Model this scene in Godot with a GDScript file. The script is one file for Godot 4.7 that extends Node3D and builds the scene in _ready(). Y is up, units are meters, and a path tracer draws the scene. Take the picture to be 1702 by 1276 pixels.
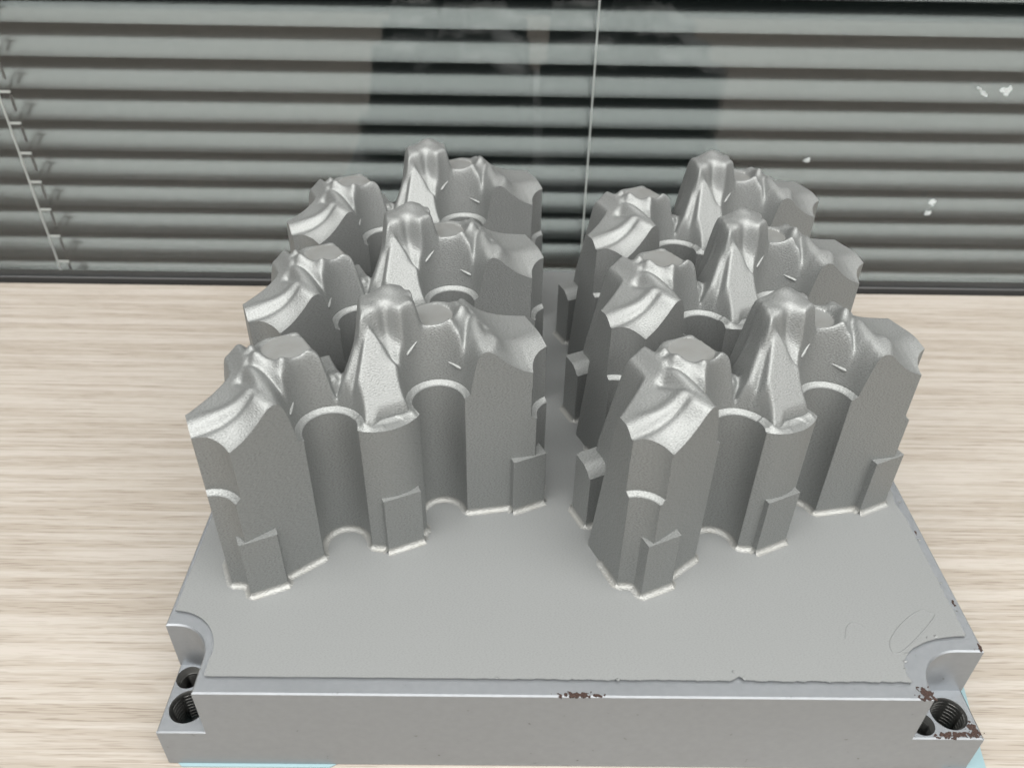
extends Node3D
# A printed metal mould insert with six towers on its plate, on a wooden desk before a glazed window with a blind.
# Tower maths is in millimetres in the tower's own axes: u along the tower, n towards its front, y up.

const MM := 0.001
var used := {}
var mats := {}

# ---------------------------------------------------------------- helpers
func numbered(called: String, parent: Node) -> String:
	var key := str(parent.get_instance_id()) + called
	var k: int = used.get(key, 0)
	used[key] = k + 1
	return called if k == 0 else "%s_%03d" % [called, k]

func base(called: String, at: Vector3, parent: Node = null) -> Node3D:
	var p: Node = parent if parent else self
	var o := Node3D.new()
	o.name = numbered(called, p)
	p.add_child(o, true)
	o.position = at
	return o

func tag(o: Node, label: String, category: String, group := "") -> Node:
	if label: o.set_meta("label", label)
	if category: o.set_meta("category", category)
	if group: o.set_meta("group", group)
	return o

func put(called: String, m: Mesh, material: Material, parent: Node = null, at := Vector3.ZERO) -> MeshInstance3D:
	var p: Node = parent if parent else self
	var o := MeshInstance3D.new()
	o.name = numbered(called, p)
	o.mesh = m
	o.material_override = material
	p.add_child(o, true)
	o.position = at
	return o

class Soup:
	var v := PackedVector3Array()
	var n := PackedVector3Array()
	var t := PackedVector2Array()
	func tri(a: Vector3, b: Vector3, c: Vector3, na: Vector3, nb: Vector3, nc: Vector3) -> void:
		v.append(a); v.append(b); v.append(c)
		n.append(na); n.append(nb); n.append(nc)
	func quad(a: Vector3, b: Vector3, c: Vector3, d: Vector3, na: Vector3, nb: Vector3, nc: Vector3, nd: Vector3) -> void:
		tri(a, b, c, na, nb, nc)
		tri(a, c, d, na, nc, nd)
	func flat(a: Vector3, b: Vector3, c: Vector3, d: Vector3, m: Vector3) -> void:
		quad(a, b, c, d, m, m, m, m)
	func mesh() -> ArrayMesh:
		var arr := []
		arr.resize(Mesh.ARRAY_MAX)
		arr[Mesh.ARRAY_VERTEX] = v
		arr[Mesh.ARRAY_NORMAL] = n
		if t.size() == v.size():
			arr[Mesh.ARRAY_TEX_UV] = t
		var am := ArrayMesh.new()
		if v.size() > 0:
			am.add_surface_from_arrays(Mesh.PRIMITIVE_TRIANGLES, arr)
		return am

func soup_of(out: Dictionary, label: String) -> Soup:
	if not out.has(label):
		out[label] = Soup.new()
	return out[label]

# A solid between low(u,n) and high(u,n) over the plan where inside(u,n) < 0, meshed on a grid whose cells are cut along the outline.
# Lengths in mm. skip(u,n) true drops top faces that lie inside another piece. segments collects the outline for a foot fillet.
func solid(out: Dictionary, inside: Callable, high: Callable, low: Callable, label: Callable, x0: float, x1: float, z0: float, z1: float, cell: float, skip = null, segments = null, walls := true, tops := true) -> void:
	var nx := int(ceil((x1 - x0) / cell))
	var nz := int(ceil((z1 - z0) / cell))
	var w := nx + 1
	var d := PackedFloat32Array()
	d.resize(w * (nz + 1))
	for j in nz + 1:
		for i in w:
			d[j * w + i] = inside.call(x0 + i * cell, z0 + j * cell)
	var made := {}
	var e := 0.3
	for j in nz:
		for i in nx:
			var c := [j * w + i, j * w + i + 1, (j + 1) * w + i + 1, (j + 1) * w + i]
			if d[c[0]] >= 0.0 and d[c[1]] >= 0.0 and d[c[2]] >= 0.0 and d[c[3]] >= 0.0:
				continue
			var keys := []
			var cut := []
			for k in 4:
				var a: int = c[k]
				var b: int = c[(k + 1) % 4]
				if d[a] < 0.0:
					keys.append(a * 3)
					cut.append(false)
				if (d[a] < 0.0) != (d[b] < 0.0):
					keys.append(mini(a, b) * 3 + (1 if absi(a - b) == 1 else 2))
					cut.append(true)
			for k in keys.size():
				var key: int = keys[k]
				if made.has(key):
					continue
				var g := key / 3
				var px := x0 + (g % w) * cell
				var pz := z0 + (g / w) * cell
				if cut[k]:
					var dx := cell if key % 3 == 1 else 0.0
					var dz := cell if key % 3 == 2 else 0.0
					var lo := 0.0
					var hi := 1.0
					var first := d[g] < 0.0
					for s in 12:
						var mid := (lo + hi) * 0.5
						if (inside.call(px + dx * mid, pz + dz * mid) < 0.0) == first: lo = mid
						else: hi = mid
					px += dx * lo
					pz += dz * lo
				var y: float = high.call(px, pz)
				var gx: float = high.call(px + e, pz) - high.call(px - e, pz)
				var gz: float = high.call(px, pz + e) - high.call(px, pz - e)
				made[key] = [Vector3(px, y, pz), Vector3(-gx, 2.0 * e, -gz).normalized()]
			var q := keys.size()
			var mx := 0.0
			var mz := 0.0
			for k in q:
				mx += made[keys[k]][0].x / q
				mz += made[keys[k]][0].z / q
			var to := soup_of(out, label.call(mx, mz))
			if tops and not (skip != null and skip.call(mx, mz)):
				for k in range(1, q - 1):
					var a: Array = made[keys[0]]
					var b: Array = made[keys[k]]
					var f: Array = made[keys[k + 1]]
					to.tri(a[0] * MM, b[0] * MM, f[0] * MM, a[1], b[1], f[1])
			for k in q:
				if cut[k] and cut[(k + 1) % q] and q > 2 or (q == 2 and k == 0):
					var a: Vector3 = made[keys[k]][0]
					var b: Vector3 = made[keys[(k + 1) % q]][0]
					if a.distance_squared_to(b) < 1e-8:
						continue
					var mid := (a + b) * 0.5
					var side := Vector3(-(b.z - a.z), 0, b.x - a.x).normalized() * -1.0
					var na := slope(inside, a.lerp(mid, 0.3), side)
					var nb := slope(inside, b.lerp(mid, 0.3), side)
					var la := Vector3(a.x, low.call(a.x, a.z), a.z)
					var lb := Vector3(b.x, low.call(b.x, b.z), b.z)
					if walls and (a.y > la.y + 0.01 or b.y > lb.y + 0.01):
						to.quad(a * MM, la * MM, lb * MM, b * MM, na, na, nb, nb)
					if segments != null:
						segments.append([a, b, slope(inside, a, side), slope(inside, b, side)])

func slope(f: Callable, p: Vector3, side: Vector3) -> Vector3:
	var e := 0.06
	var g := Vector3(f.call(p.x + e, p.z) - f.call(p.x - e, p.z), 0, f.call(p.x, p.z + e) - f.call(p.x, p.z - e))
	if g.length_squared() < 1e-9:
		return side
	g = g.normalized()
	return g if g.dot(side) > 0.35 else side

func fillet(to: Soup, segments: Array, r: float, y: float) -> void:
	for s in segments:
		var prev := []
		for k in 6:
			var f := PI / 2 * k / 5.0
			var o := r * (1.0 - cos(f))
			var h := y + r * (1.0 - sin(f))
			var row := []
			for side in 2:
				var p: Vector3 = s[side]
				var m: Vector3 = s[2 + side]
				row.append(Vector3(p.x + m.x * o, h, p.z + m.z * o) * MM)
				row.append((m * cos(f) + Vector3.UP * sin(f)).normalized())
			if k:
				to.quad(prev[0], row[0], row[2], prev[2], prev[1], row[1], row[3], prev[3])
			prev = row

func smin(a: float, b: float, k: float) -> float:
	var h := clampf(0.5 + 0.5 * (b - a) / k, 0.0, 1.0)
	return lerpf(b, a, h) - k * h * (1.0 - h)

func smax(a: float, b: float, k: float) -> float:
	return -smin(-a, -b, k)

func table(xs: Array, x: float) -> float:
	for i in range(1, xs.size()):
		if x <= xs[i][0]:
			return lerpf(xs[i - 1][1], xs[i][1], clampf((x - xs[i - 1][0]) / (xs[i][0] - xs[i - 1][0]), 0.0, 1.0))
	return xs[-1][1]

func seg(u: float, n: float, a: Vector2, b: Vector2) -> Vector2:   # x: distance to the segment, y: how far along it (0..1)
	var p := Vector2(u, n) - a
	var d := b - a
	var t := clampf(p.dot(d) / d.length_squared(), 0.0, 1.0)
	return Vector2((p - d * t).length(), t)

# ---------------------------------------------------------------- the tower
const BORE := 16.65
const END_U := 54.5
const END_N := 9.2
const WALL_U := 53.2
const R_LOW := 7.9
const R_UP := 9.75

func front_of(u: float) -> float:
	var s := absf(u)
	if s < BORE:
		return -7.7 + sqrt(maxf(14.8 * 14.8 - u * u, 1.0))
	return 2.0 + (s - 24.5) * 0.255

func bore_dist(u: float, n: float) -> float:
	return Vector2(absf(u) - BORE, n - 0.2).length()

func end_dist(u: float, n: float) -> float:
	return Vector2(absf(u) - END_U, n - END_N).length()

func rear_of(u: float) -> float:
	if u < 0.0:
		return maxf(-8.6 - maxf(WALL_U + u, 0.0) * 0.75, -30.0)
	return maxf(-17.5 - maxf(WALL_U - u, 0.0) * 0.45, -30.0)

func plan(u: float, n: float, r_mid: float, r_end: float) -> float:
	var s := absf(u)
	var d := (n - front_of(u)) * 0.97
	d = maxf(d, r_mid - bore_dist(u, n))
	d = maxf(d, r_end - end_dist(u, n))
	d = maxf(d, s - WALL_U)
	return maxf(d, (rear_of(u) - n) * 0.8)

func tab(u: float, n: float) -> float:
	var d := INF
	for t in [[-48.7, -37.4], [-5.3, 6.8], [38.7, 50.4]]:
		var q := maxf(maxf(t[0] - u, u - t[1]), maxf(n - 8.1, -1.0 - n))
		d = minf(d, q)
	return d

func lug(u: float, n: float) -> float:
	return maxf(maxf(-50.4 - u, u + 40.0), maxf(-34.0 - n, n + 24.3))

func ledge_high(u: float, n: float) -> float:
	var y := 49.2 + 1.3 * smoothstep(0.1, 1.0, (bore_dist(u, n) - R_LOW) / (R_UP - R_LOW + 0.3))
	if absf(u) < 11.0 and n > -1.5:
		var fade := clampf((front_of(u) - n) / 1.8, 0.0, 1.0)
		var share := lerpf(0.3, 1.0, smoothstep(4.5, 8.5, absf(u - 0.6)))
		y = 49.2 + (y - 49.2) * share * fade + 0.5 * fade * smoothstep(4.2, 2.4, n)
		y -= 0.28 * smoothstep(3.4, 2.9, Vector2(u - 1.2, n - 5.4).length()) * fade
	return y

func nose(u: float) -> float:
	return 2.3 + 1.5 * smoothstep(-1.6, -4.2, u)

func upper_plan(u: float, n: float) -> float:
	var s := absf(u)
	var d := (n - front_of(u)) * 0.97
	d = maxf(d, R_UP - bore_dist(u, n))
	d = maxf(d, R_UP - end_dist(u, n))
	d = maxf(d, s - WALL_U)
	if s < 12.0:
		d = maxf(d, n - nose(u))
	return maxf(d, -36.0 - n)

const RAMP := [[30.0, 70.5], [33.0, 69.8], [34.5, 68.2], [36.0, 66.4], [38.0, 64.4], [40.0, 63.0], [42.0, 62.1], [45.0, 61.3], [48.0, 61.0], [54.0, 60.8]]
const FACE := [[25.4, 50.4], [25.9, 51.2], [26.6, 54.2], [27.2, 58.2], [27.5, 61.5], [28.0, 64.2], [28.9, 65.8], [30.2, 66.4], [31.6, 66.0], [33.4, 64.5], [36.0, 61.9], [38.8, 59.5], [41.2, 57.9], [44.5, 56.4], [48.0, 56.0], [54.0, 56.5]]

func wing_high(u: float, n: float) -> float:
	var left := u < 0.0
	var s := absf(u)
	var ramp := table(RAMP, s)
	var nr := -3.6 - (s - 42.0) * 0.42
	var nf := front_of(u)
	var y := ramp
	if n > nr:
		var t := clampf((n - nr) / maxf(nf - nr, 0.5), 0.0, 1.2)
		var face := table(FACE, maxf(s, 30.2))
		y = lerpf(ramp, face, 0.55 * t + 0.45 * t * t * (3.0 - 2.0 * t))
	if left:
		# rounded ridge with a crease in front of it, running down to the outer front corner
		var c := seg(s, n, Vector2(34.5, -2.2), Vector2(53.5, -1.0))
		y -= 1.15 * exp(-pow(c.x / 1.1, 2.0)) * smoothstep(0.0, 0.08, c.y)
		var b := seg(s, n, Vector2(35.5, -4.6), Vector2(54.0, -4.6))
		y += 0.75 * exp(-pow(b.x / 1.7, 2.0))
	else:
		var b2 := seg(s, n, Vector2(37.0, -3.0), Vector2(54.0, -5.0))
		y += 0.35 * exp(-pow(b2.x / 2.5, 2.0))
	# crease behind the small knob, between the ramp and the leg
	var k := seg(s, n, Vector2(35.0, -8.0), Vector2(31.8, 0.2))
	if left: k.x = minf(k.x, seg(s, n, Vector2(36.8, -12.5), Vector2(35.0, -8.0)).x)
	y -= (2.3 if left else 2.0) * exp(-pow(k.x / 1.35, 2.0))
	if not left: y += 1.5 * exp(-(Vector2(s - 35.0, n + 0.8).length_squared()) / 4.2)
	# the leg: a roll that drops steeply to the bore
	var sr := 29.6 + (4.0 - n) * 0.222
	var tl := sr - s - 1.3
	var kk := table([[-13.0, 1.35], [-5.5, 2.0], [-1.0, 3.4], [2.6, 6.6]], n)
	var top := 66.5 + clampf((3.0 - n) / 15.0, 0.0, 1.0) * 2.6
	var leg := top - (tl * 0.5 + sqrt(tl * tl * 0.25 + 0.30)) * kk
	y = smin(y, leg, 1.6)
	# ridge behind the ramp
	if left:
		var r1 := seg(s, n, Vector2(32.0, -20.6), Vector2(40.0, -21.9))
		var yr := lerpf(70.2, 59.8, r1.y) - maxf(r1.x - 0.8, 0.0) * 2.4
		y = smax(y, yr, 1.6)
	# rear slope
	var back := rear_of(u)
	var fall := 61.2 - 7.2 * (back - n) if s > 44.0 else INF
	if left:
		var out := 63.5 - 8.5 * (s - 39.6)
		if n < back + 2.0:
			y = smin(y, maxf(fall, out if n > -26.0 else -10.0) if s > 44.0 else maxf(out, 61.2 - 7.2 * (back - n)), 0.8)
	else:
		y = smin(y, 60.9 - 7.2 * (back - n), 0.8)
	y = smin(y, 66.0 - 7.0 * (-27.5 - n), 1.0)
	# the column with its flat disc and rim
	var lim := 13.9 if left else 9.0
	var c1 := s - lim
	var c2 := Vector2(s - 25.4, n + 4.2).dot(Vector2(-0.782, -0.623))
	var c3 := Vector2(s - 33.3, n + 13.4).dot(Vector2(-0.985, -0.17))
	var inn := minf(minf(c1, c2), minf(c3, n + 28.5))
	if n < -18.0: inn = minf(inn, 9.4 - Vector2((s - 22.4) * 0.88, n + 20.0).length())
	if left: inn = minf(inn, Vector2(s - 13.9, n + 13.0).dot(Vector2(0.985, 0.17)))
	var dd := Vector2(s - 22.4, n + 20.0).length()
	var rim := 67.0
	rim += 2.0 * exp(-pow(seg(s, n, Vector2(18.0, -12.2), Vector2(25.0, -10.4)).x / 1.7, 2.0))
	rim += 1.9 * exp(-pow(seg(s, n, Vector2(25.4, -10.4), Vector2(30.8, -15.5)).x / 1.9, 2.0))
	rim += 2.3 * exp(-pow(seg(s, n, Vector2(31.6, -15.5), Vector2(31.8, -21.0)).x / 2.6, 2.0))
	if left:
		rim += 1.3 * exp(-Vector2(s - 16.4, n + 13.6).length_squared() / 5.0)
	var r := 1.9
	var edge := clampf(r - inn, 0.0, r)
	var col := rim - (r - sqrt(maxf(r * r - edge * edge, 0.0)))
	if inn < 0.0:
		col = rim - r + 6.5 * inn
	if dd < 7.9 and inn > 0.0:
		col = lerpf(66.5, col, smoothstep(6.9, 7.9, dd))
	y -= 1.6 * exp(-pow(seg(s, n, Vector2(26.2, -6.4), Vector2(33.4, -15.0)).x / 1.2, 2.0))
	return smax(y, col, 1.2)

func pillar_high(u: float, n: float) -> float:
	var t := u - 0.5
	# front diamond
	var w := maxf(0.75 + 0.72 * (n + 12.3), 0.5)
	var dia := 62.0 - 1.44 * (n + 4.4) - 3.0 * (maxf(absf(t) - w + 0.2, 0.0))
	dia = smin(dia, 74.2 - 5.0 * maxf(-13.2 - n, 0.0), 1.2)
	# hollow face on the right
	var right := 73.8 - 1.33 * (n + 15.5) - 0.12 * absf(u - 9.0)
	right = smin(right, 77.0 - 7.0 * maxf(-20.0 - n, 0.0), 1.0)
	if u < 1.0: right -= (1.0 - u) * 3.0
	if u < 4.0: right -= 0.35 * (4.0 - u)
	var y := smax(dia, right, 0.6)
	# flat left flank and its roll
	var a := Vector2(0.2, -13.6)
	var b := Vector2(-8.9, -7.0)
	var dir := (b - a).normalized()
	var nor := Vector2(-dir.y, dir.x) * -1.0
	var p := Vector2(u, n) - a
	var along := p.dot(dir)
	var f := p.dot(nor)
	var roll := 73.6 - along * 1.36 - (f * 2.6 if f > 0.0 else -f * -0.9)
	roll = smin(roll, 77.4, 1.0)
	var flank := 77.4 + 6.5 * (u + 0.247 * n + 4.75)
	var ridge := 73.6 - along * 1.36 - 2.4 * maxf(absf(f + 0.6) - 0.9, 0.0) - 3.0 * maxf(-along, 0.0)
	var left := smax(smin(roll, flank, 1.1), smin(ridge, 74.5, 1.0), 0.7)
	if n < -20.8: left -= 7.0 * (-20.8 - n)
	y = smax(y, left, 0.7)
	# the head: a rounded block with three low lobes and a hollow between the front two
	var head := -INF
	for l in [[Vector2(7.2, -19.0), Vector2(3.1, -17.0), 77.8, 77.3, 3.7], [Vector2(7.2, -19.0), Vector2(12.0, -14.4), 77.8, 77.6, 3.9]]:
		var q := seg(u, n, l[0], l[1])
		var r: float = l[4]
		var e := clampf(q.x - (r - 2.6), 0.0, 2.6)
		var hy: float = lerpf(l[2], l[3], q.y) - (2.6 - sqrt(6.76 - minf(e, 2.55) * minf(e, 2.55))) - 8.0 * maxf(q.x - r, 0.0)
		head = hy if head == -INF else smax(head, hy, 1.4)
	# fill between the lobes
	var body := minf(minf((u + 0.247 * n + 4.9) * 0.97, 15.6 - u), minf(n + 24.3, -12.6 - 0.30 * (u - 0.0) - n + maxf(0.0, (u - 7.0)) * 0.75))
	var be := clampf(2.0 - body, 0.0, 2.0)
	var by := 77.2 + 2.3 * exp(-Vector2(u - 10.2, (n + 21.5) * 0.8).length_squared() / 15.0) - (2.0 - sqrt(4.0 - minf(be, 1.95) * minf(be, 1.95))) - 8.0 * maxf(-body, 0.0)
	head = smax(head, by, 1.0)
	y = smax(y, head, 0.9)
	# pinched neck, deeper hollow, soft roll on the right flank
	y -= 0.9 * exp(-Vector2((u - 0.7) * 0.7, n + 13.0).length_squared() / 0.9)
	y -= 1.3 * exp(-pow(seg(u, n, Vector2(6.6, -14.2), Vector2(5.4, -7.5)).x / 1.7, 2.0))
	y += 1.1 * exp(-pow(seg(u, n, Vector2(8.6, -7.5), Vector2(8.8, -1.0)).x / 1.3, 2.0))
	# drafted walls along the two bores and the seat
	if n > -3.0:
		y = smin(y, 50.9 + 6.0 * (nose(u) - n), 0.7)
	return y

func gap_high(u: float, n: float) -> float:
	# the low web between the left wing and the pillar
	var y := 57.3 + 1.0 * exp(-pow((n + 14.0) / 1.6, 2.0)) - 7.0 * maxf(n + 11.6, 0.0)
	y -= 1.6 * exp(-pow((u + 9.4) / 0.7, 2.0)) * smoothstep(-15.0, -12.0, n)
	return maxf(y, 50.4) if n > -26.0 else 57.0 - 7.0 * (-26.0 - n)

func high_of(u: float, n: float) -> float:
	var y := -10.0
	if u < -11.5:
		y = wing_high(u, n)
		if u > -22.0: y = smax(y, gap_high(u, n), 0.6)
	elif u > 17.5:
		y = wing_high(u, n)
	elif u > 8.5:
		y = smax(wing_high(u, n) if n < -6.0 else -50.0, pillar_high(u, n), 0.8)
	else:
		y = pillar_high(u, n)
		if u < -6.0: y = smax(y, gap_high(u, n) if u < -8.2 else -50.0, 0.6)
	# the walls round the two bores lean back by seven degrees or so
	if n > -16.0 or absf(u) < 30.0:
		y = smin(y, 50.7 + 7.8 * (bore_dist(u, n) - R_UP), 2.2 if absf(u) > 14.0 and n < -5.0 else 1.4)
	return maxf(y, 0.0)

func make_tower() -> Node3D:
	var o := Node3D.new()
	o.name = "tower"
	var out := {}
	var seg_list := []
	var zero := func(_u: float, _n: float) -> float: return 0.0
	var part := func(u: float, _n: float) -> String: return "left" if u < -11.3 else "right" if u > 16.6 else "pillar"
	var low := func(u: float, n: float) -> float: return plan(u, n, R_LOW, R_LOW)
	var with_tabs := func(u: float, n: float) -> float: return minf(plan(u, n, R_LOW, R_LOW), tab(u, n))
	var part_tabs := func(u: float, n: float) -> String:
		if plan(u, n, R_LOW, R_LOW) > 0.0:
			return "tab0" if u < -20.0 else "tab1" if u < 20.0 else "tab2"
		return part.call(u, n)
	var foot := func(u: float, n: float) -> float: return minf(with_tabs.call(u, n), lug(u, n))
	var mid := func(u: float, n: float) -> float: return plan(u, n, R_LOW, R_UP)
	var c := 0.45
	# foot with the tabs, then up to the outer ledges, then to the bore ledges, then the shaped heads
	solid(out, with_tabs, func(_u, _n): return 22.7, zero, part_tabs, -54.0, 54.0, -42.0, 9.6, c, func(u, n): return low.call(u, n) < -0.6)
	var ring := func(u: float, n: float) -> float: return 38.3 + 1.1 * smoothstep(0.1, 1.0, (end_dist(u, n) - R_LOW) / (R_UP - R_LOW + 0.2))
	solid(out, low, ring, func(_u, _n): return 22.7, part, -54.0, 54.0, -42.0, 9.6, c, func(u, n): return mid.call(u, n) < -0.6)
	solid(out, mid, ledge_high, ring, part, -54.0, 54.0, -42.0, 9.6, c, func(u, n): return upper_plan(u, n) < -0.6)
	var top_part := func(u: float, n: float) -> String:
		if Vector2(absf(u) - 22.4, n + 20.0).length() < 6.9 and absf(u) > 15.5:
			return "disc0" if u < 0.0 else "disc1"
		return part.call(u, n)
	var under := func(u: float, n: float) -> float: return ledge_high(u, n) if n > rear_of(u) + 0.5 else 0.0
	var upper := func(u: float, n: float) -> float:
		var d := upper_plan(u, n)
		return maxf(d, (0.6 - high_of(u, n)) / 7.0) if n < -8.0 and d < 0.5 else d
	# the heads are cast soft: their heights are taken on a grid and smoothed a little
	var gx0 := -56.0
	var gz0 := -39.0
	var gc := 0.4
	var gw := 281
	var gh := 126
	var grid := PackedFloat32Array()
	grid.resize(gw * gh)
	for j in gh:
		for i in gw:
			grid[j * gw + i] = high_of(gx0 + i * gc, gz0 + j * gc)
	for pass_no in 1:
		var kernel := [0.30, 0.235, 0.115]
		for axis in 2:
			var next := grid.duplicate()
			var step := 1 if axis == 0 else gw
			for j in range(2, gh - 2):
				for i in range(2, gw - 2):
					var k := j * gw + i
					next[k] = grid[k] * kernel[0] + (grid[k - step] + grid[k + step]) * kernel[1] + (grid[k - 2 * step] + grid[k + 2 * step]) * kernel[2]
			grid = next
	var soft := func(u: float, n: float) -> float:
		var fx := clampf((u - gx0) / gc, 0.0, gw - 1.001)
		var fz := clampf((n - gz0) / gc, 0.0, gh - 1.001)
		var i := int(fx)
		var j := int(fz)
		var k := j * gw + i
		var dd := Vector2(absf(u) - 22.4, n + 20.0).length()
		if dd < 7.0 and absf(u) > 16.2:
			return 66.5
		return lerpf(lerpf(grid[k], grid[k + 1], fx - i), lerpf(grid[k + gw], grid[k + gw + 1], fx - i), fz - j)
	solid(out, upper, soft, under, top_part, -54.0, 54.0, -37.0, 9.6, 0.4)
	solid(out, lug, func(u, n): return minf(25.4 + (n + 30.4) * -0.18, 25.0 - 0.12 * pow(maxf(n + 29.5, 0.0), 2.0)) + 0.04 * (u + 50.0), zero, func(_u, _n): return "lug", -51.0, -39.0, -35.0, -23.0, 0.5)
	solid({}, foot, zero, zero, part, -54.0, 54.0, -42.0, 9.6, 0.5, null, seg_list, false, false)
	fillet(soup_of(out, "fillet"), seg_list, 1.7, 0.0)
	var names := {"left": "side_wing", "right": "side_wing", "pillar": "centre_pillar", "disc0": "flat_disc", "disc1": "flat_disc", "tab0": "foot_tab", "tab1": "foot_tab", "tab2": "foot_tab", "lug": "rear_lug", "fillet": "foot_fillet"}
	for key in ["left", "pillar", "right", "disc0", "disc1", "tab0", "tab1", "tab2", "lug", "fillet"]:
		put(names[key], out[key].mesh(), mats.disc if key.begins_with("disc") else mats.rough if key == "fillet" else mats.tower, o)
	# little fins left on the bore walls
	for f in [[1.0, -27.0, 55.6, -56.0, 56.9], [1.0, -121.0, 61.8, -95.0, 65.2], [-1.0, 200.0, 55.4, 228.0, 57.2]]:
		put("wall_fin", fin(on_wall(f[0], f[1], f[2]), on_wall(f[0], f[3], f[4])), mats.tower, o)
	return o

func on_wall(side: float, deg: float, y: float) -> Vector3:   # a point on the leaning wall of a bore
	var r := R_UP + (y - 50.7) / 7.8 + 0.35
	return Vector3(side * BORE + r * cos(deg_to_rad(deg)), y, 0.2 + r * sin(deg_to_rad(deg)))

func fin(a: Vector3, b: Vector3) -> ArrayMesh:
	var s := Soup.new()
	var d := (b - a).normalized()
	var side := d.cross(Vector3.UP).normalized()
	var up := side.cross(d).normalized()
	var rings := 9
	var turn := 10
	var pts := []
	for i in rings + 1:
		var t := float(i) / rings
		var r := 1.0 * pow(1.0 - t, 0.8) * smoothstep(-0.25, 0.2, t) + 0.02
		var row := []
		for k in turn:
			var f := TAU * k / turn
			row.append([(a.lerp(b, t) + (side * cos(f) * 1.0 + up * sin(f) * 0.75) * r) * MM, (side * cos(f) + up * sin(f)).normalized()])
		pts.append(row)
	for i in rings:
		for k in turn:
			var p: Array = pts[i][k]
			var q: Array = pts[i + 1][k]
			var p2: Array = pts[i][(k + 1) % turn]
			var q2: Array = pts[i + 1][(k + 1) % turn]
			s.quad(p[0], p2[0], q2[0], q[0], p[1], p2[1], q2[1], q[1])
	return s.mesh()

# ---------------------------------------------------------------- materials
func noise(freq: float, octaves: int, rng_seed: int, kind := FastNoiseLite.TYPE_SIMPLEX_SMOOTH) -> FastNoiseLite:
	var f := FastNoiseLite.new()
	f.noise_type = kind
	f.frequency = freq
	f.seed = rng_seed
	f.fractal_octaves = octaves
	f.fractal_type = FastNoiseLite.FRACTAL_FBM if octaves > 1 else FastNoiseLite.FRACTAL_NONE
	return f

func gray(f: FastNoiseLite, w: int, h: int) -> Image:
	return f.get_seamless_image(w, h, false, false, 0.15, true)

func tinted(img: Image, stops: Array) -> ImageTexture:
	# maps a grey image through colour stops [[0..1, Color], ...]
	var lut := PackedByteArray()
	for i in 256:
		var x := i / 255.0
		var c: Color = stops[-1][1]
		for k in range(1, stops.size()):
			if x <= stops[k][0]:
				c = stops[k - 1][1].lerp(stops[k][1], clampf((x - stops[k - 1][0]) / (stops[k][0] - stops[k - 1][0]), 0.0, 1.0))
				break
		lut.append(int(c.r * 255)); lut.append(int(c.g * 255)); lut.append(int(c.b * 255))
	img.convert(Image.FORMAT_L8)
	var src := img.get_data()
	var dst := PackedByteArray()
	dst.resize(src.size() * 3)
	for i in src.size():
		var q := src[i] * 3
		dst[i * 3] = lut[q]
		dst[i * 3 + 1] = lut[q + 1]
		dst[i * 3 + 2] = lut[q + 2]
	return tex(Image.create_from_data(img.get_width(), img.get_height(), false, Image.FORMAT_RGB8, dst))

func tex(img: Image) -> ImageTexture:
	img.generate_mipmaps()
	return ImageTexture.create_from_image(img)

func metal(color: Color, rough: float, metallic: float, albedo: Texture2D, per_metre: float, bump: Texture2D, depth_cm: float) -> StandardMaterial3D:
	var m := StandardMaterial3D.new()
	m.albedo_color = color
	m.albedo_texture = albedo
	m.roughness = rough
	m.metallic = metallic
	m.uv1_triplanar = true
	m.uv1_world_triplanar = true
	m.uv1_triplanar_sharpness = 6.0
	m.uv1_scale = Vector3.ONE * per_metre
	if bump:
		m.heightmap_enabled = true
		m.heightmap_texture = bump
		m.heightmap_scale = depth_cm
	return m

func plain(color: Color, rough: float, metallic := 0.0) -> StandardMaterial3D:
	var m := StandardMaterial3D.new()
	m.albedo_color = color
	m.roughness = rough
	m.metallic = metallic
	return m

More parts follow.
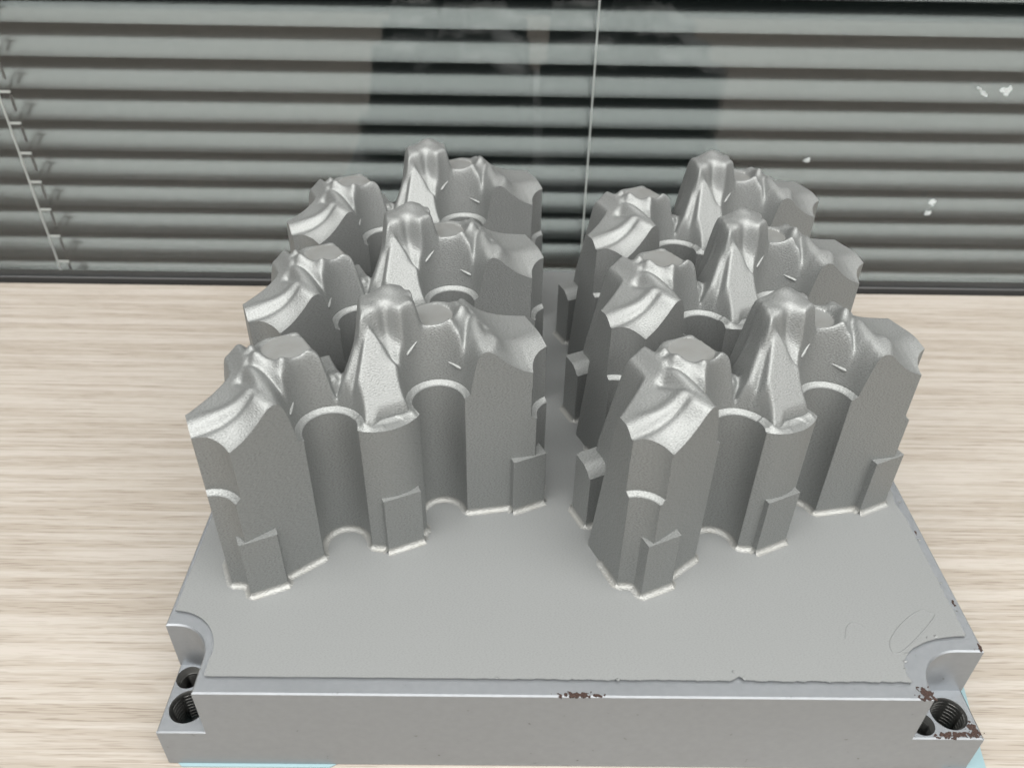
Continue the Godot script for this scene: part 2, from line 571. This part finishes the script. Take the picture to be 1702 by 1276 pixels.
func make_materials() -> void:
	# blasted metal: fine grain in relief, faint broad stains in colour
	var grain := gray(noise(0.2, 2, 11), 224, 512)
	grain.resize(512, 512, Image.INTERPOLATE_CUBIC)
	var stain := gray(noise(0.011, 4, 23), 512, 512)
	var grain_tex := tex(grain.duplicate())
	var metal_tint := tinted(stain.duplicate(), [[0.0, Color(0.94, 0.935, 0.92)], [0.4, Color(0.975, 0.972, 0.965)], [0.6, Color(0.985, 0.985, 0.98)], [1.0, Color(1, 1, 1)]])
	var grain_tint := tinted(grain.duplicate(), [[0.0, Color(0.78, 0.78, 0.78)], [0.35, Color(0.93, 0.93, 0.93)], [0.7, Color(1, 1, 1)], [1.0, Color(1, 1, 1)]])
	var soft_tint := tinted(grain.duplicate(), [[0.0, Color(0.92, 0.92, 0.92)], [0.5, Color(0.985, 0.985, 0.985)], [1.0, Color(1, 1, 1)]])
	mats.tower = metal(Color(0.545, 0.555, 0.552), 0.6, 0.78, grain_tint, 26.0, grain_tex, 0.012)
	mats.rough = metal(Color(0.58, 0.585, 0.58), 0.62, 0.78, metal_tint, 18.0, grain_tex, 0.016)
	mats.disc = metal(Color(0.60, 0.607, 0.605), 0.55, 0.8, metal_tint, 16.0, grain_tex, 0.003)
	mats.pad = metal(Color(0.505, 0.515, 0.515), 0.66, 0.5, soft_tint, 26.0, grain_tex, 0.001)
	# machined steel of the block, with dark specks
	var speck := gray(noise(0.06, 3, 5), 512, 512)
	var speck_tint := tinted(speck, [[0.0, Color(0.55, 0.53, 0.52)], [0.05, Color(0.8, 0.79, 0.78)], [0.10, Color(0.97, 0.97, 0.97)], [1.0, Color(1, 1, 1)]])
	mats.block = metal(Color(0.55, 0.565, 0.58), 0.42, 0.75, speck_tint, 8.0, grain_tex, 0.002)
	mats.thread = plain(Color(0.62, 0.62, 0.61), 0.4, 0.8)
	mats.rust = metal(Color(0.29, 0.215, 0.185), 0.95, 0.0, tinted(gray(noise(0.12, 3, 8), 256, 256), [[0.0, Color(0.45, 0.4, 0.4)], [1.0, Color(1, 1, 1)]]), 60.0, grain_tex, 0.02)
	# wood-print laminate: long streaks along x
	var w := 1024
	var h := 2048
	var broad := noise(1.0, 3, 31)
	var fine := noise(1.0, 2, 47)
	var pore := noise(1.0, 2, 53)
	var img := Image.create(w, h, false, Image.FORMAT_RGB8)
	var light := Color(0.60, 0.58, 0.55)
	var mid := Color(0.55, 0.522, 0.485)
	var dark := Color(0.465, 0.43, 0.39)
	for y in h:
		for x in w:
			# 0.7 m wide, 0.36 m deep
			var fx := x / float(w) * 0.7
			var fy := y / float(h) * 0.36
			var a := broad.get_noise_2d(fx * 2.2, fy * 95.0 + 0.25 * broad.get_noise_2d(fx * 2.0, fy * 10.0))
			var b := fine.get_noise_2d(fx * 10.0, fy * 430.0)
			var p := pore.get_noise_2d(fx * 45.0, fy * 1500.0)
			var v := clampf(0.52 + a * 0.42 + b * 0.42 + p * 0.18, 0.0, 1.0)
			var c := mid.lerp(light, smoothstep(0.25, 0.75, v))
			c = c.lerp(dark, 0.65 * smoothstep(0.08, 0.42, p) * smoothstep(0.8, 0.3, v) + 0.3 * smoothstep(0.22, 0.5, p))
			img.set_pixel(x, y, c)
	var wood := StandardMaterial3D.new()
	wood.albedo_texture = tex(img)
	wood.roughness = 0.42
	mats.wood = wood
	mats.edge = plain(Color(0.62, 0.55, 0.47), 0.5)
	# blind, glass and the rest
	var slat := plain(Color(0.238, 0.256, 0.253), 0.23, 0.85)
	mats.slat = slat
	mats.cord = plain(Color(0.62, 0.64, 0.63), 0.7)
	mats.dark = plain(Color(0.20, 0.2, 0.2), 0.6)
	mats.wall = plain(Color(0.55, 0.56, 0.56), 0.8)
	mats.channel = plain(Color(0.10, 0.105, 0.11), 0.45)
	var glass := plain(Color(0.25, 0.3, 0.29, 0.03), 0.0)
	glass.transparency = BaseMaterial3D.TRANSPARENCY_ALPHA
	mats.glass = glass
	var tape := plain(Color(0.92, 0.95, 0.95, 0.35), 0.2)
	tape.transparency = BaseMaterial3D.TRANSPARENCY_ALPHA
	mats.tape = tape
	mats.film = plain(Color(0.46, 0.55, 0.57), 0.4)
	mats.housing = plain(Color(0.85, 0.85, 0.85), 0.6)

func glow(color: Color, energy: float) -> StandardMaterial3D:
	var m := plain(Color(0.9, 0.9, 0.9), 0.6)
	m.emission_enabled = true
	m.emission = color
	m.emission_energy_multiplier = energy
	return m

# ---------------------------------------------------------------- plate
func outline() -> PackedVector2Array:   # plan of the upper block, mm, x right and z towards the viewer
	var p := PackedVector2Array()
	p.append(Vector2(-120, -237))
	p.append(Vector2(120, -237))
	p.append(Vector2(120, -15.7))
	for k in range(0, 13):
		var f := PI / 2 * k / 12.0
		p.append(Vector2(112.0 - 12.7 * sin(f), -15.7 + 12.0 * (1.0 - cos(f))))
	p.append(Vector2(99.0, 0))
	p.append(Vector2(-105.7, 0))
	for k in range(0, 13):
		var f := PI / 2 * k / 12.0
		p.append(Vector2(-117.0 + 11.3 * cos(f), -10.9 - 11.4 * sin(f)))
	p.append(Vector2(-120, -22.3))
	return p

func edge_normals(p: PackedVector2Array) -> Array:   # per vertex: outward normals of the edge before and the edge after
	var r := []
	var n := p.size()
	for i in n:
		var d := (p[(i + 1) % n] - p[i]).normalized()
		r.append(Vector2(-d.y, d.x) * -1.0)
	return r

func prism(p: PackedVector2Array, y0: float, y1: float, bevel: float, top := true) -> ArrayMesh:
	# outline runs clockwise seen from above with z down the page
	var s := Soup.new()
	var n := p.size()
	var en := edge_normals(p)
	var inner := PackedVector2Array()
	for i in n:
		var a: Vector2 = en[(i + n - 1) % n]
		var b: Vector2 = en[i]
		var m := (a + b).normalized()
		inner.append(p[i] - m * bevel / maxf(m.dot(b), 0.35))
	for i in n:
		var k := (i + 1) % n
		var e: Vector2 = en[i]
		var na := e
		var nb := e
		var ea: Vector2 = en[(i + n - 1) % n]
		var eb: Vector2 = en[k]
		if ea.dot(e) > 0.85: na = (ea + e).normalized()
		if eb.dot(e) > 0.85: nb = (eb + e).normalized()
		var n1 := Vector3(na.x, 0, na.y)
		var n2 := Vector3(nb.x, 0, nb.y)
		var at := Vector3(p[i].x, y1 - bevel, p[i].y) * MM
		var bt := Vector3(p[k].x, y1 - bevel, p[k].y) * MM
		var ab := Vector3(p[i].x, y0, p[i].y) * MM
		var bb := Vector3(p[k].x, y0, p[k].y) * MM
		s.quad(at, ab, bb, bt, n1, n1, n2, n2)
		if bevel > 0.0:
			var ai := Vector3(inner[i].x, y1, inner[i].y) * MM
			var bi := Vector3(inner[k].x, y1, inner[k].y) * MM
			var m1 := (n1 + Vector3.UP).normalized()
			var m2 := (n2 + Vector3.UP).normalized()
			s.quad(ai, at, bt, bi, m1, m1, m2, m2)
	if top:
		var idx := Geometry2D.triangulate_polygon(inner)
		for i in range(0, idx.size(), 3):
			var a := Vector3(inner[idx[i]].x, y1, inner[idx[i]].y) * MM
			var b := Vector3(inner[idx[i + 1]].x, y1, inner[idx[i + 1]].y) * MM
			var c := Vector3(inner[idx[i + 2]].x, y1, inner[idx[i + 2]].y) * MM
			if (b - a).cross(c - a).y > 0.0:
				var q := b
				b = c
				c = q
			s.tri(a, b, c, Vector3.UP, Vector3.UP, Vector3.UP)
	return s.mesh()

func thread(radius: float, depth: float, pitch: float, plain_top: float) -> ArrayMesh:   # bore wall with a helical thread, seen from inside
	var s := Soup.new()
	var turn := 48
	var rows := int(depth / pitch * 6.0)
	var ring := func(i: int, k: int) -> Array:
		var f := TAU * k / turn
		var y := -depth * i / rows
		var ph := fposmod(-y / pitch + float(k) / turn, 1.0)
		var tri := absf(ph * 2.0 - 1.0)
		var cutin := clampf((-y - plain_top) / 0.4, 0.0, 1.0)
		var r := radius - (1.0 - tri) * 0.62 * pitch * cutin
		var tilt := (0.85 if ph < 0.5 else -0.85) * cutin
		return [Vector3(cos(f) * r, y, sin(f) * r) * MM, Vector3(-cos(f), -tilt, -sin(f)).normalized()]
	for i in rows:
		for k in turn:
			var a: Array = ring.call(i, k)
			var b: Array = ring.call(i + 1, k)
			var c: Array = ring.call(i + 1, k + 1)
			var d: Array = ring.call(i, k + 1)
			s.quad(a[0], d[0], c[0], b[0], a[1], d[1], c[1], b[1])
	return s.mesh()

const HOLES := [[-115.9, -17.9, 3.8, 2.6, 1.0], [-113.3, -8.2, 5.4, 0.6, 1.5], [112.8, -8.0, 5.3, 0.3, 1.5], [103.4, -4.7, 3.8, 2.2, 1.0]]
const BLOCK_TOP := -0.9
const FLOOR := -20.7
const BOTTOM := -37.3

func flake(called: String, parent: Node, at: Vector2, size: Vector2, y: float, thick: float, m: Material, rng_seed: int, turn := 0.0) -> void:
	# an irregular crust: islands of a noise field inside an ellipse
	var f := noise(0.55, 3, rng_seed)
	var out := {}
	var inside := func(x: float, z: float) -> float:
		var q := (Vector2(x, z) - at).rotated(turn) / size
		return q.length() - 0.72 + f.get_noise_2d(x, z) * 0.95
	solid(out, inside, func(x, z): return y + thick + f.get_noise_2d(x * 2.0 + 50.0, z * 2.0) * thick * 0.7, func(_x, _z): return y - 0.2, func(_x, _z): return "a", at.x - size.x * 1.3 - size.y, at.x + size.x * 1.3 + size.y, at.y - size.y * 1.3 - size.x * absf(sin(turn)), at.y + size.y * 1.3 + size.x * absf(sin(turn)), 0.22)
	if out.has("a"):
		put(called, out["a"].mesh(), m, parent)

func trace(p: Array, closed: bool, r: float) -> ArrayMesh:   # a thin half-sunk bead along a smooth path, mm
	var curve := Curve3D.new()
	var n := p.size()
	for i in n + (1 if closed else 0):
		var a: Vector2 = p[i % n]
		var before: Vector2 = p[(i + n - 1) % n] if closed or i > 0 else a
		var after: Vector2 = p[(i + 1) % n] if closed or i < n - 1 else a
		var t := (after - before) * 0.2
		curve.add_point(Vector3(a.x, 0, a.y), Vector3(-t.x, 0, -t.y), Vector3(t.x, 0, t.y))
	curve.bake_interval = 0.5
	var b := curve.get_baked_points()
	var s := Soup.new()
	for i in b.size() - 1:
		var rows := []
		for e in 2:
			var k := i + e
			var d := (b[mini(k + 1, b.size() - 1)] - b[maxi(k - 1, 0)]).normalized()
			var side := d.cross(Vector3.UP)
			var row := []
			for q in 6:
				var f := PI * q / 5.0
				var m := side * cos(f) + Vector3.UP * sin(f)
				row.append([(b[k] + (side * cos(f) * 1.8 + Vector3.UP * sin(f) * 0.5) * r) * MM, m])
			rows.append(row)
		for q in 5:
			s.quad(rows[0][q][0], rows[0][q + 1][0], rows[1][q + 1][0], rows[1][q][0], rows[0][q][1], rows[0][q + 1][1], rows[1][q + 1][1], rows[1][q][1])
	return s.mesh()

func chip(r: float, rng_seed: int) -> ArrayMesh:   # a crumb of torn metal
	var f := noise(1.0, 2, rng_seed)
	var s := Soup.new()
	var pts := []
	for j in 5:
		var row := []
		for i in 8:
			var a := TAU * i / 8.0
			var b := PI * 0.5 * j / 4.0
			var m := Vector3(cos(a) * cos(b), sin(b), sin(a) * cos(b))
			var k := r * (1.0 + 0.9 * f.get_noise_3d(m.x * 1.3, m.y * 1.3, m.z * 1.3))
			row.append(Vector3(m.x * k * 1.3, m.y * k * 0.7, m.z * k) * MM)
		pts.append(row)
	for j in 4:
		for i in 8:
			var a: Vector3 = pts[j][i]
			var b: Vector3 = pts[j][(i + 1) % 8]
			var c: Vector3 = pts[j + 1][(i + 1) % 8]
			var d: Vector3 = pts[j + 1][i]
			s.flat(a, b, c, d, (c - a).cross(b - d).normalized() * -1.0 if (c - a).cross(b - d).normalized().dot(a + c) < 0.0 else (c - a).cross(b - d).normalized())
	return s.mesh()

func make_mould() -> void:
	var o := base("mould_insert", Vector3(0, BOTTOM * MM, 0))
	tag(o, "grey blasted metal mould insert, two rows of three tall towers on its rectangular plate", "mould")
	var lift := Vector3(0, -BOTTOM * MM, 0)
	# stepped block: the upper tier with its corner cut-outs, the lower tier, the floors of the cut-outs with their holes
	var block := Node3D.new()
	block.name = "base_block"
	o.add_child(block, true)
	block.position = lift
	put("upper_tier", prism(outline(), FLOOR, BLOCK_TOP, 0.45), mats.block, block)
	var s := Soup.new()
	var b := Vector3(120, BOTTOM, 237) * MM
	var y1 := (FLOOR - 0.4) * MM
	s.flat(Vector3(b.x, y1, 0), Vector3(b.x, b.y, 0), Vector3(-b.x, b.y, 0), Vector3(-b.x, y1, 0), Vector3.BACK)
	s.flat(Vector3(-b.x, y1, 0), Vector3(-b.x, b.y, 0), Vector3(-b.x, b.y, -b.z), Vector3(-b.x, y1, -b.z), Vector3.LEFT)
	s.flat(Vector3(b.x, y1, -b.z), Vector3(b.x, b.y, -b.z), Vector3(b.x, b.y, 0), Vector3(b.x, y1, 0), Vector3.RIGHT)
	s.flat(Vector3(-b.x, y1, -b.z), Vector3(-b.x, b.y, -b.z), Vector3(b.x, b.y, -b.z), Vector3(b.x, y1, -b.z), Vector3.FORWARD)
	# the front face behind the upper tier's face, and a fine chamfer along the exposed edges of the lower tier
	s.flat(Vector3(0.099, FLOOR * MM, 0), Vector3(0.099, y1, 0), Vector3(-0.1057, y1, 0), Vector3(-0.1057, FLOOR * MM, 0), Vector3.BACK)
	for q in [[-0.12, -0.1057], [0.099, 0.12]]:
		var nn := Vector3(0, 1, 1).normalized()
		s.flat(Vector3(q[1], FLOOR * MM, -0.0004), Vector3(q[1], y1, 0), Vector3(q[0], y1, 0), Vector3(q[0], FLOOR * MM, -0.0004), nn)
	for q in [-1.0, 1.0]:
		var nn := Vector3(q, 1, 0).normalized()
		s.flat(Vector3(q * 0.1196, FLOOR * MM, 0), Vector3(q * 0.12, y1, 0), Vector3(q * 0.12, y1, -0.237), Vector3(q * 0.1196, FLOOR * MM, -0.237), nn)
	put("lower_tier", s.mesh(), mats.block, block)
	for side in [-1.0, 1.0]:
		var out := {}
		var inside := func(x: float, z: float) -> float:
			var d := maxf(maxf(absf(x) - 119.6, z + 0.4), maxf(97.0 - absf(x), -24.0 - z))
			for h in HOLES:
				d = maxf(d, h[2] - Vector2(x - h[0], z - h[1]).length())
			return d
		solid(out, inside, func(_x, _z): return FLOOR, func(_x, _z): return FLOOR, func(_x, _z): return "a", minf(97.0 * side, 120.0 * side) - 0.5, maxf(97.0 * side, 120.0 * side) + 0.5, -24.5, 0.5, 0.35, null, null, false)
		put("corner_floor", out["a"].mesh(), mats.block, block)
	for h in HOLES:
		put("threaded_hole", thread(h[2], 14.5, h[4], h[3]), mats.thread, block, Vector3(h[0], FLOOR, h[1]) * MM)
	# the raised skin that the towers grow from, its front and right edges ragged
	var rag := noise(0.35, 3, 77)
	var tear := noise(1.3, 2, 78)
	var skin := func(x: float, z: float) -> float:
		var fx := z + 4.9 + 0.12 * rag.get_noise_2d(x, 0.0)
		if x > -50.0:
			fx += (0.35 * tear.get_noise_2d(x, 3.0) + 0.25 * rag.get_noise_2d(x * 0.4, 9.0)) * smoothstep(-50.0, 20.0, x)
			fx += 1.3 * exp(-pow((x - 46.0) / 1.3, 2.0))
		var d := fx
		d = maxf(d, x - 116.5 - 0.35 * rag.get_noise_2d(4.0, z) - 0.6 * tear.get_noise_2d(2.0, z * 0.5) * smoothstep(-70.0, -40.0, z) + 0.9 * exp(-pow((z + 75.0) / 4.0, 2.0)))
		d = maxf(d, -118.4 - x)
		d = maxf(d, -234.0 - z)
		d = maxf(d, 12.4 + 0.25 * tear.get_noise_2d(x, z) - Vector2((x - 116.0) * 0.56, z + 8.0).length()) if x < 116.0 else maxf(d, z + 20.4)
		if x > 93.8: d = maxf(d, minf(z + 20.4, maxf(12.4 - Vector2((x - 116.0) * 0.56, z + 8.0).length(), -99.0)) if x < 116.0 else z + 20.4)
		var lc := Vector2(x + 118.5, z + 11.5).length()
		d = maxf(d, 15.4 - lc) if z < -11.5 else maxf(d, -103.4 - x)
		return d
	var pad := {}
	var edges := []
	solid(pad, skin, func(_x, _z): return 0.0, func(_x, _z): return -0.42, func(_x, _z): return "a", -119.0, 118.0, -235.0, -3.0, 1.0, null, edges)
	put("raised_skin", pad["a"].mesh(), mats.pad, o, lift)
	var under := Soup.new()   # the recessed foot of the skin: its rim overhangs a narrow gap
	for e in edges:
		var a: Vector3 = e[0] - e[2] * 0.7
		var c: Vector3 = e[1] - e[3] * 0.7
		under.quad(Vector3(a.x, -0.40, a.z) * MM, Vector3(a.x, BLOCK_TOP, a.z) * MM, Vector3(c.x, BLOCK_TOP, c.z) * MM, Vector3(c.x, -0.40, c.z) * MM, e[2], e[2], e[3], e[3])
	put("skin_foot", under.mesh(), mats.pad, o, lift)
	# towers
	var first := make_tower()
	o.add_child(first, true)
	for row in 3:
		for side in 2:
			var t: Node3D = first if row == 0 and side == 0 else first.duplicate()
			if t != first:
				t.name = "tower_%03d" % (row * 2 + side)
				o.add_child(t, true)
			t.position = (Vector3(-55.9, 0, -59.7) + [Vector3(0, 0, 0), Vector3(118.5, 0, -1.3), Vector3(0.8, 0, -57.3), Vector3(118.0, 0, -56.5), Vector3(2.1, 0, -118.0), Vector3(117.5, 0, -110.0)][row * 2 + side]) * MM + lift
			t.rotation.y = deg_to_rad(24.7)
	# faint weld traces on the skin, a blister and torn chips along its edge
	put("weld_trace", trace([Vector2(92.6, -17.2), Vector2(95.2, -14.8), Vector2(109.0, -26.4), Vector2(108.6, -28.6), Vector2(105.8, -29.2), Vector2(98.0, -23.8)], true, 0.11), mats.pad, o, lift)
	put("weld_trace", trace([Vector2(80.1, -19.0), Vector2(81.6, -22.6), Vector2(83.7, -24.6), Vector2(86.0, -24.2), Vector2(87.2, -23.0)], false, 0.09), mats.pad, o, lift)
	var chips := noise(0.8, 2, 91)
	var spots := [Vector2(94.0, -9.0), Vector2(94.8, -11.5), Vector2(96.3, -14.2), Vector2(104.6, -19.6), Vector2(107.2, -20.2), Vector2(47.4, -5.5), Vector2(45.0, -7.6), Vector2(117.2, -58.0), Vector2(117.4, -75.5), Vector2(12.0, -4.9), Vector2(-22.0, -5.1), Vector2(117.0, -40.0)]
	for i in spots.size():
		var c: Vector2 = spots[i]
		put("metal_chip", chip(0.32 + 0.25 * absf(chips.get_noise_2d(i * 7.0, 1.0)), 200 + i), mats.pad, o, lift + Vector3(c.x, 0.02, c.y) * MM)
	# rust, torn metal and weld traces
	flake("rust_crust", o, Vector2(1.0, -0.5), Vector2(7.5, 0.9), BLOCK_TOP - 0.1 + 37.3 * 0.0, 0.22, mats.rust, 3)
	for c in o.get_children():
		if c.name.begins_with("rust"): c.position = lift
	mats.lift = lift
	for r in [[Vector2(97.0, -2.2), Vector2(2.6, 2.2), BLOCK_TOP, 31, 0.0], [Vector2(98.3, -0.6), Vector2(2.2, 0.8), BLOCK_TOP - 0.1, 32, 0.0], [Vector2(113.0, -1.2), Vector2(6.5, 1.2), FLOOR, 33, 0.0], [Vector2(118.0, -3.0), Vector2(1.8, 2.6), FLOOR, 34, 0.0], [Vector2(119.2, -17.2), Vector2(0.6, 1.4), BLOCK_TOP, 35, 0.0], [Vector2(118.2, -33.0), Vector2(0.5, 1.6), BLOCK_TOP, 36, 0.0], [Vector2(118.0, -62.0), Vector2(0.45, 1.2), BLOCK_TOP, 38, 0.0], [Vector2(109.5, -1.0), Vector2(4.0, 0.9), FLOOR, 37, 0.0]]:
		var before := o.get_child_count()
		flake("rust_crust", o, r[0], r[1], r[2], 0.12, mats.rust, r[3], r[4])
		if o.get_child_count() > before:
			o.get_child(before).position = lift

# ---------------------------------------------------------------- surroundings
func box_mesh(size: Vector3, bevel: float) -> ArrayMesh:
	var h := size * 0.5
	var p := PackedVector2Array([Vector2(-h.x, -h.z), Vector2(h.x, -h.z), Vector2(h.x, h.z), Vector2(-h.x, h.z)])
	for i in 4:
		p[i] /= MM
	return prism(p, -h.y / MM, h.y / MM, bevel)

func make_desk() -> void:
	var o := base("desk", Vector3(0, -0.0379, 0))
	tag(o, "pale wood-grain laminate desk top under the mould, running back to the window", "desk")
	var s := Soup.new()
	var x0 := -0.62
	var x1 := 0.62
	var z0 := -0.2805
	var z1 := 0.34
	s.flat(Vector3(x0, 0, z0), Vector3(x1, 0, z0), Vector3(x1, 0, z1), Vector3(x0, 0, z1), Vector3.UP)
	for q in [Vector2(x0, z0), Vector2(x1, z0), Vector2(x1, z1), Vector2(x0, z0), Vector2(x1, z1), Vector2(x0, z1)]:
		s.t.append(Vector2(q.x / 0.7 + 0.5, q.y / 0.36))
	put("desk_top", s.mesh(), mats.wood, o)
	put("board_edge", box_mesh(Vector3(x1 - x0, 0.024, z1 - z0), 0.0), mats.edge, o, Vector3((x0 + x1) / 2, -0.0125, (z0 + z1) / 2))

func make_film() -> void:
	# a thin pale sheet, slightly wavy, under the front of the block
	var f := noise(0.06, 2, 61)
	var out := {}
	var inside := func(x: float, z: float) -> float:
		var d := maxf(-117.3 - x, z - (1.0 if x < -70.0 or x > 112.0 else -1.5))
		d = maxf(d, -60.0 - z)
		return maxf(d, (Vector2(x, z) - Vector2(127.2, -4.0)).dot(Vector2(0.98, 0.18)))
	solid(out, inside, func(x, z): return -37.45 + (0.35 + 0.5 * f.get_noise_2d(x, z)) * smoothstep(1.0, 12.0, maxf(z, x - 120.0)), func(_x, _z): return -37.8, func(_x, _z): return "a", -118.0, 150.0, -62.0, 61.0, 2.0)
	var o := put("plastic_sheet", out["a"].mesh(), mats.film)
	tag(o, "thin pale blue plastic sheet sticking out from under the metal block", "plastic sheet")

func make_window() -> void:
	var wall := put("wall", box_mesh(Vector3(2.4, 1.4, 0.02), 0.0), mats.wall, self, Vector3(0, 0.1, -0.36))
	wall.set_meta("kind", "structure")
	var g := base("glass_partition", Vector3(0, -0.06, -0.2855))
	tag(g, "clear glass partition pane with a black bottom channel behind the desk", "glass partition")
	put("pane", box_mesh(Vector3(1.3, 0.62, 0.005), 0.0), mats.glass, g, Vector3(0, 0.31, 0))
	put("bottom_channel", box_mesh(Vector3(1.3, 0.030, 0.0085), 0.5), mats.channel, g, Vector3(0, 0.011, 0))
	var b := base("venetian_blind", Vector3(0, 0.32, -0.32))
	tag(b, "closed grey venetian blind with horizontal slats and cords behind the glass", "blind")
	# one curved slat
	var s := Soup.new()
	var width := 0.0171
	var rows := 10
	var tilt := deg_to_rad(56.0)
	var pts := []
	for i in rows + 1:
		var t := float(i) / rows * 2.0 - 1.0
		var across := t * width / 2
		var crown := 0.0008 * (1.0 - t * t)
		# top edge leans away from the room; the crown faces it
		pts.append([Vector2(-across * cos(tilt) + crown * sin(tilt), across * sin(tilt) + crown * cos(tilt)), Vector2(sin(tilt), cos(tilt)) + Vector2(-cos(tilt), sin(tilt)) * (t * 0.2)])
	for i in rows:
		var a: Vector2 = pts[i][0]
		var c: Vector2 = pts[i + 1][0]
		var na := Vector3(0, pts[i][1].y, pts[i][1].x).normalized()
		var nc := Vector3(0, pts[i + 1][1].y, pts[i + 1][1].x).normalized()
		s.quad(Vector3(-0.6, c.y, c.x), Vector3(0.6, c.y, c.x), Vector3(0.6, a.y, a.x), Vector3(-0.6, a.y, a.x), nc, nc, na, na)
		var k := 0.0003
		s.quad(Vector3(-0.6, a.y - k, a.x - k), Vector3(0.6, a.y - k, a.x - k), Vector3(0.6, c.y - k, c.x - k), Vector3(-0.6, c.y - k, c.x - k), -na, -na, -nc, -nc)
	var slat := s.mesh()
	for i in 34:
		var y := 0.0925 + 0.0086 + 0.01675 * (i - 17) * -1.0
		if y < -0.12: continue
		put("slat", slat, mats.slat, b, Vector3(0, y - 0.32, 0))
	for x in [-0.2885, 0.0238]:
		put("cord", box_mesh(Vector3(0.0008, 0.44, 0.0008), 0.2), mats.cord, b, Vector3(x, -0.25, 0.0105))
	var dark_cord := box_mesh(Vector3(0.0010, 0.0085, 0.0010), 0.0)
	var rung := box_mesh(Vector3(0.0062, 0.0011, 0.0011), 0.0)
	for i in 14:
		var y := 0.0925 + 0.0086 - 0.01675 * (i - 2)
		put("lift_cord", dark_cord, mats.dark, b, Vector3(-0.2835, y - 0.32 + 0.003, 0.0085))
		put("ladder_rung", rung, mats.cord, b, Vector3(-0.2855, y - 0.32 - 0.0072, 0.0098))

func scrap(at: Vector3, size: Vector2, rng_seed: int, turn: float) -> ArrayMesh:   # a crumpled bit of clear tape
	var f := noise(0.35, 2, rng_seed)
	var out := {}
	solid(out, func(x, z): return (Vector2(x, z).rotated(turn) / size).length() - 0.75 + 0.8 * f.get_noise_2d(x, z), func(x, z): return 0.5 + 1.2 * absf(f.get_noise_2d(x * 2.2 + 9.0, z * 2.2)), func(_x, _z): return 0.0, func(_x, _z): return "a", -10.0, 10.0, -10.0, 10.0, 0.35)
	return out["a"].mesh() if out.has("a") else ArrayMesh.new()

func make_scraps() -> void:
	var list := [[Vector3(0.213, 0.0765, -0.2827), Vector2(4.6, 1.1), 5, -0.6, "longest scrap of clear tape stuck on the glass near its right edge"], [Vector3(0.2245, 0.0775, -0.2827), Vector2(3.2, 2.4), 12, 0.3, "round scrap of clear tape on the glass, rightmost of all"], [Vector3(0.207, 0.0185, -0.2827), Vector2(1.9, 1.9), 21, 0.0, "small bright tape blob on the glass, lower right"], [Vector3(0.206, 0.0125, -0.2827), Vector2(1.8, 1.6), 22, 0.4, "faint tape blob just under the small bright one"], [Vector3(0.134, 0.0406, -0.2827), Vector2(1.9, 1.1), 31, 0.2, "tiny tape speck on the glass above the right towers"]]
	for l in list:
		var o := put("tape_scrap", scrap(l[0], l[1], l[2], l[3]), mats.tape, self, l[0])
		o.rotation.x = PI / 2
		tag(o, l[4], "tape", "bits of clear tape left on the glass")

func make_lights() -> void:
	# a wide luminous ceiling over the desk and the room in front of it; it ends above the window
	var size := Vector2(3.6, 1.75)
	var p := base("luminous_ceiling", Vector3(0.2, 1.3, 0.92))
	tag(p, "wide white luminous ceiling panel over the desk", "ceiling light")
	put("frame", box_mesh(Vector3(size.x + 0.05, 0.03, size.y + 0.05), 2.0), mats.housing, p, Vector3(0, 0.02, 0))
	put("diffuser", box_mesh(Vector3(size.x, 0.004, size.y), 0.0), glow(Color(1, 0.99, 0.975), 2.0), p)
	var l := AreaLight3D.new()
	l.name = "panel_light"
	l.area_size = size
	l.light_energy = 12.0
	l.light_color = Color(1, 0.992, 0.978)
	l.shadow_enabled = true
	l.position = Vector3(0, -0.006, 0)
	l.rotation.x = -PI / 2
	p.add_child(l)

func _ready() -> void:
	var cam := Camera3D.new()
	cam.name = "camera"
	add_child(cam)
	cam.transform = Transform3D(Basis(Vector3(0.999884, 0.015247, 0.000072), Vector3(-0.012122, 0.797799, -0.602801), Vector3(-0.009248, 0.60273, 0.797891)), Vector3(-0.020850, 0.204889, 0.130290))
	cam.fov = 49.5983
	cam.near = 0.01
	cam.far = 20.0
	var lens := CameraAttributesPhysical.new()
	lens.frustum_focal_length = 25.97
	lens.frustum_focus_distance = 0.27
	lens.frustum_near = 0.01
	lens.frustum_far = 20.0
	lens.exposure_aperture = 14.0
	cam.attributes = lens
	cam.current = true
	var we := WorldEnvironment.new()
	we.name = "environment"
	var env := Environment.new()
	env.background_mode = Environment.BG_COLOR
	env.background_color = Color(0.14, 0.145, 0.145)
	env.tonemap_mode = Environment.TONE_MAPPER_LINEAR
	env.tonemap_exposure = 1.0
	env.sdfgi_enabled = true
	env.ssao_enabled = true
	env.ssil_enabled = true
	we.environment = env
	add_child(we)
	make_materials()
	make_lights()
	make_desk()
	make_window()
	make_film()
	make_mould()
	make_scraps()
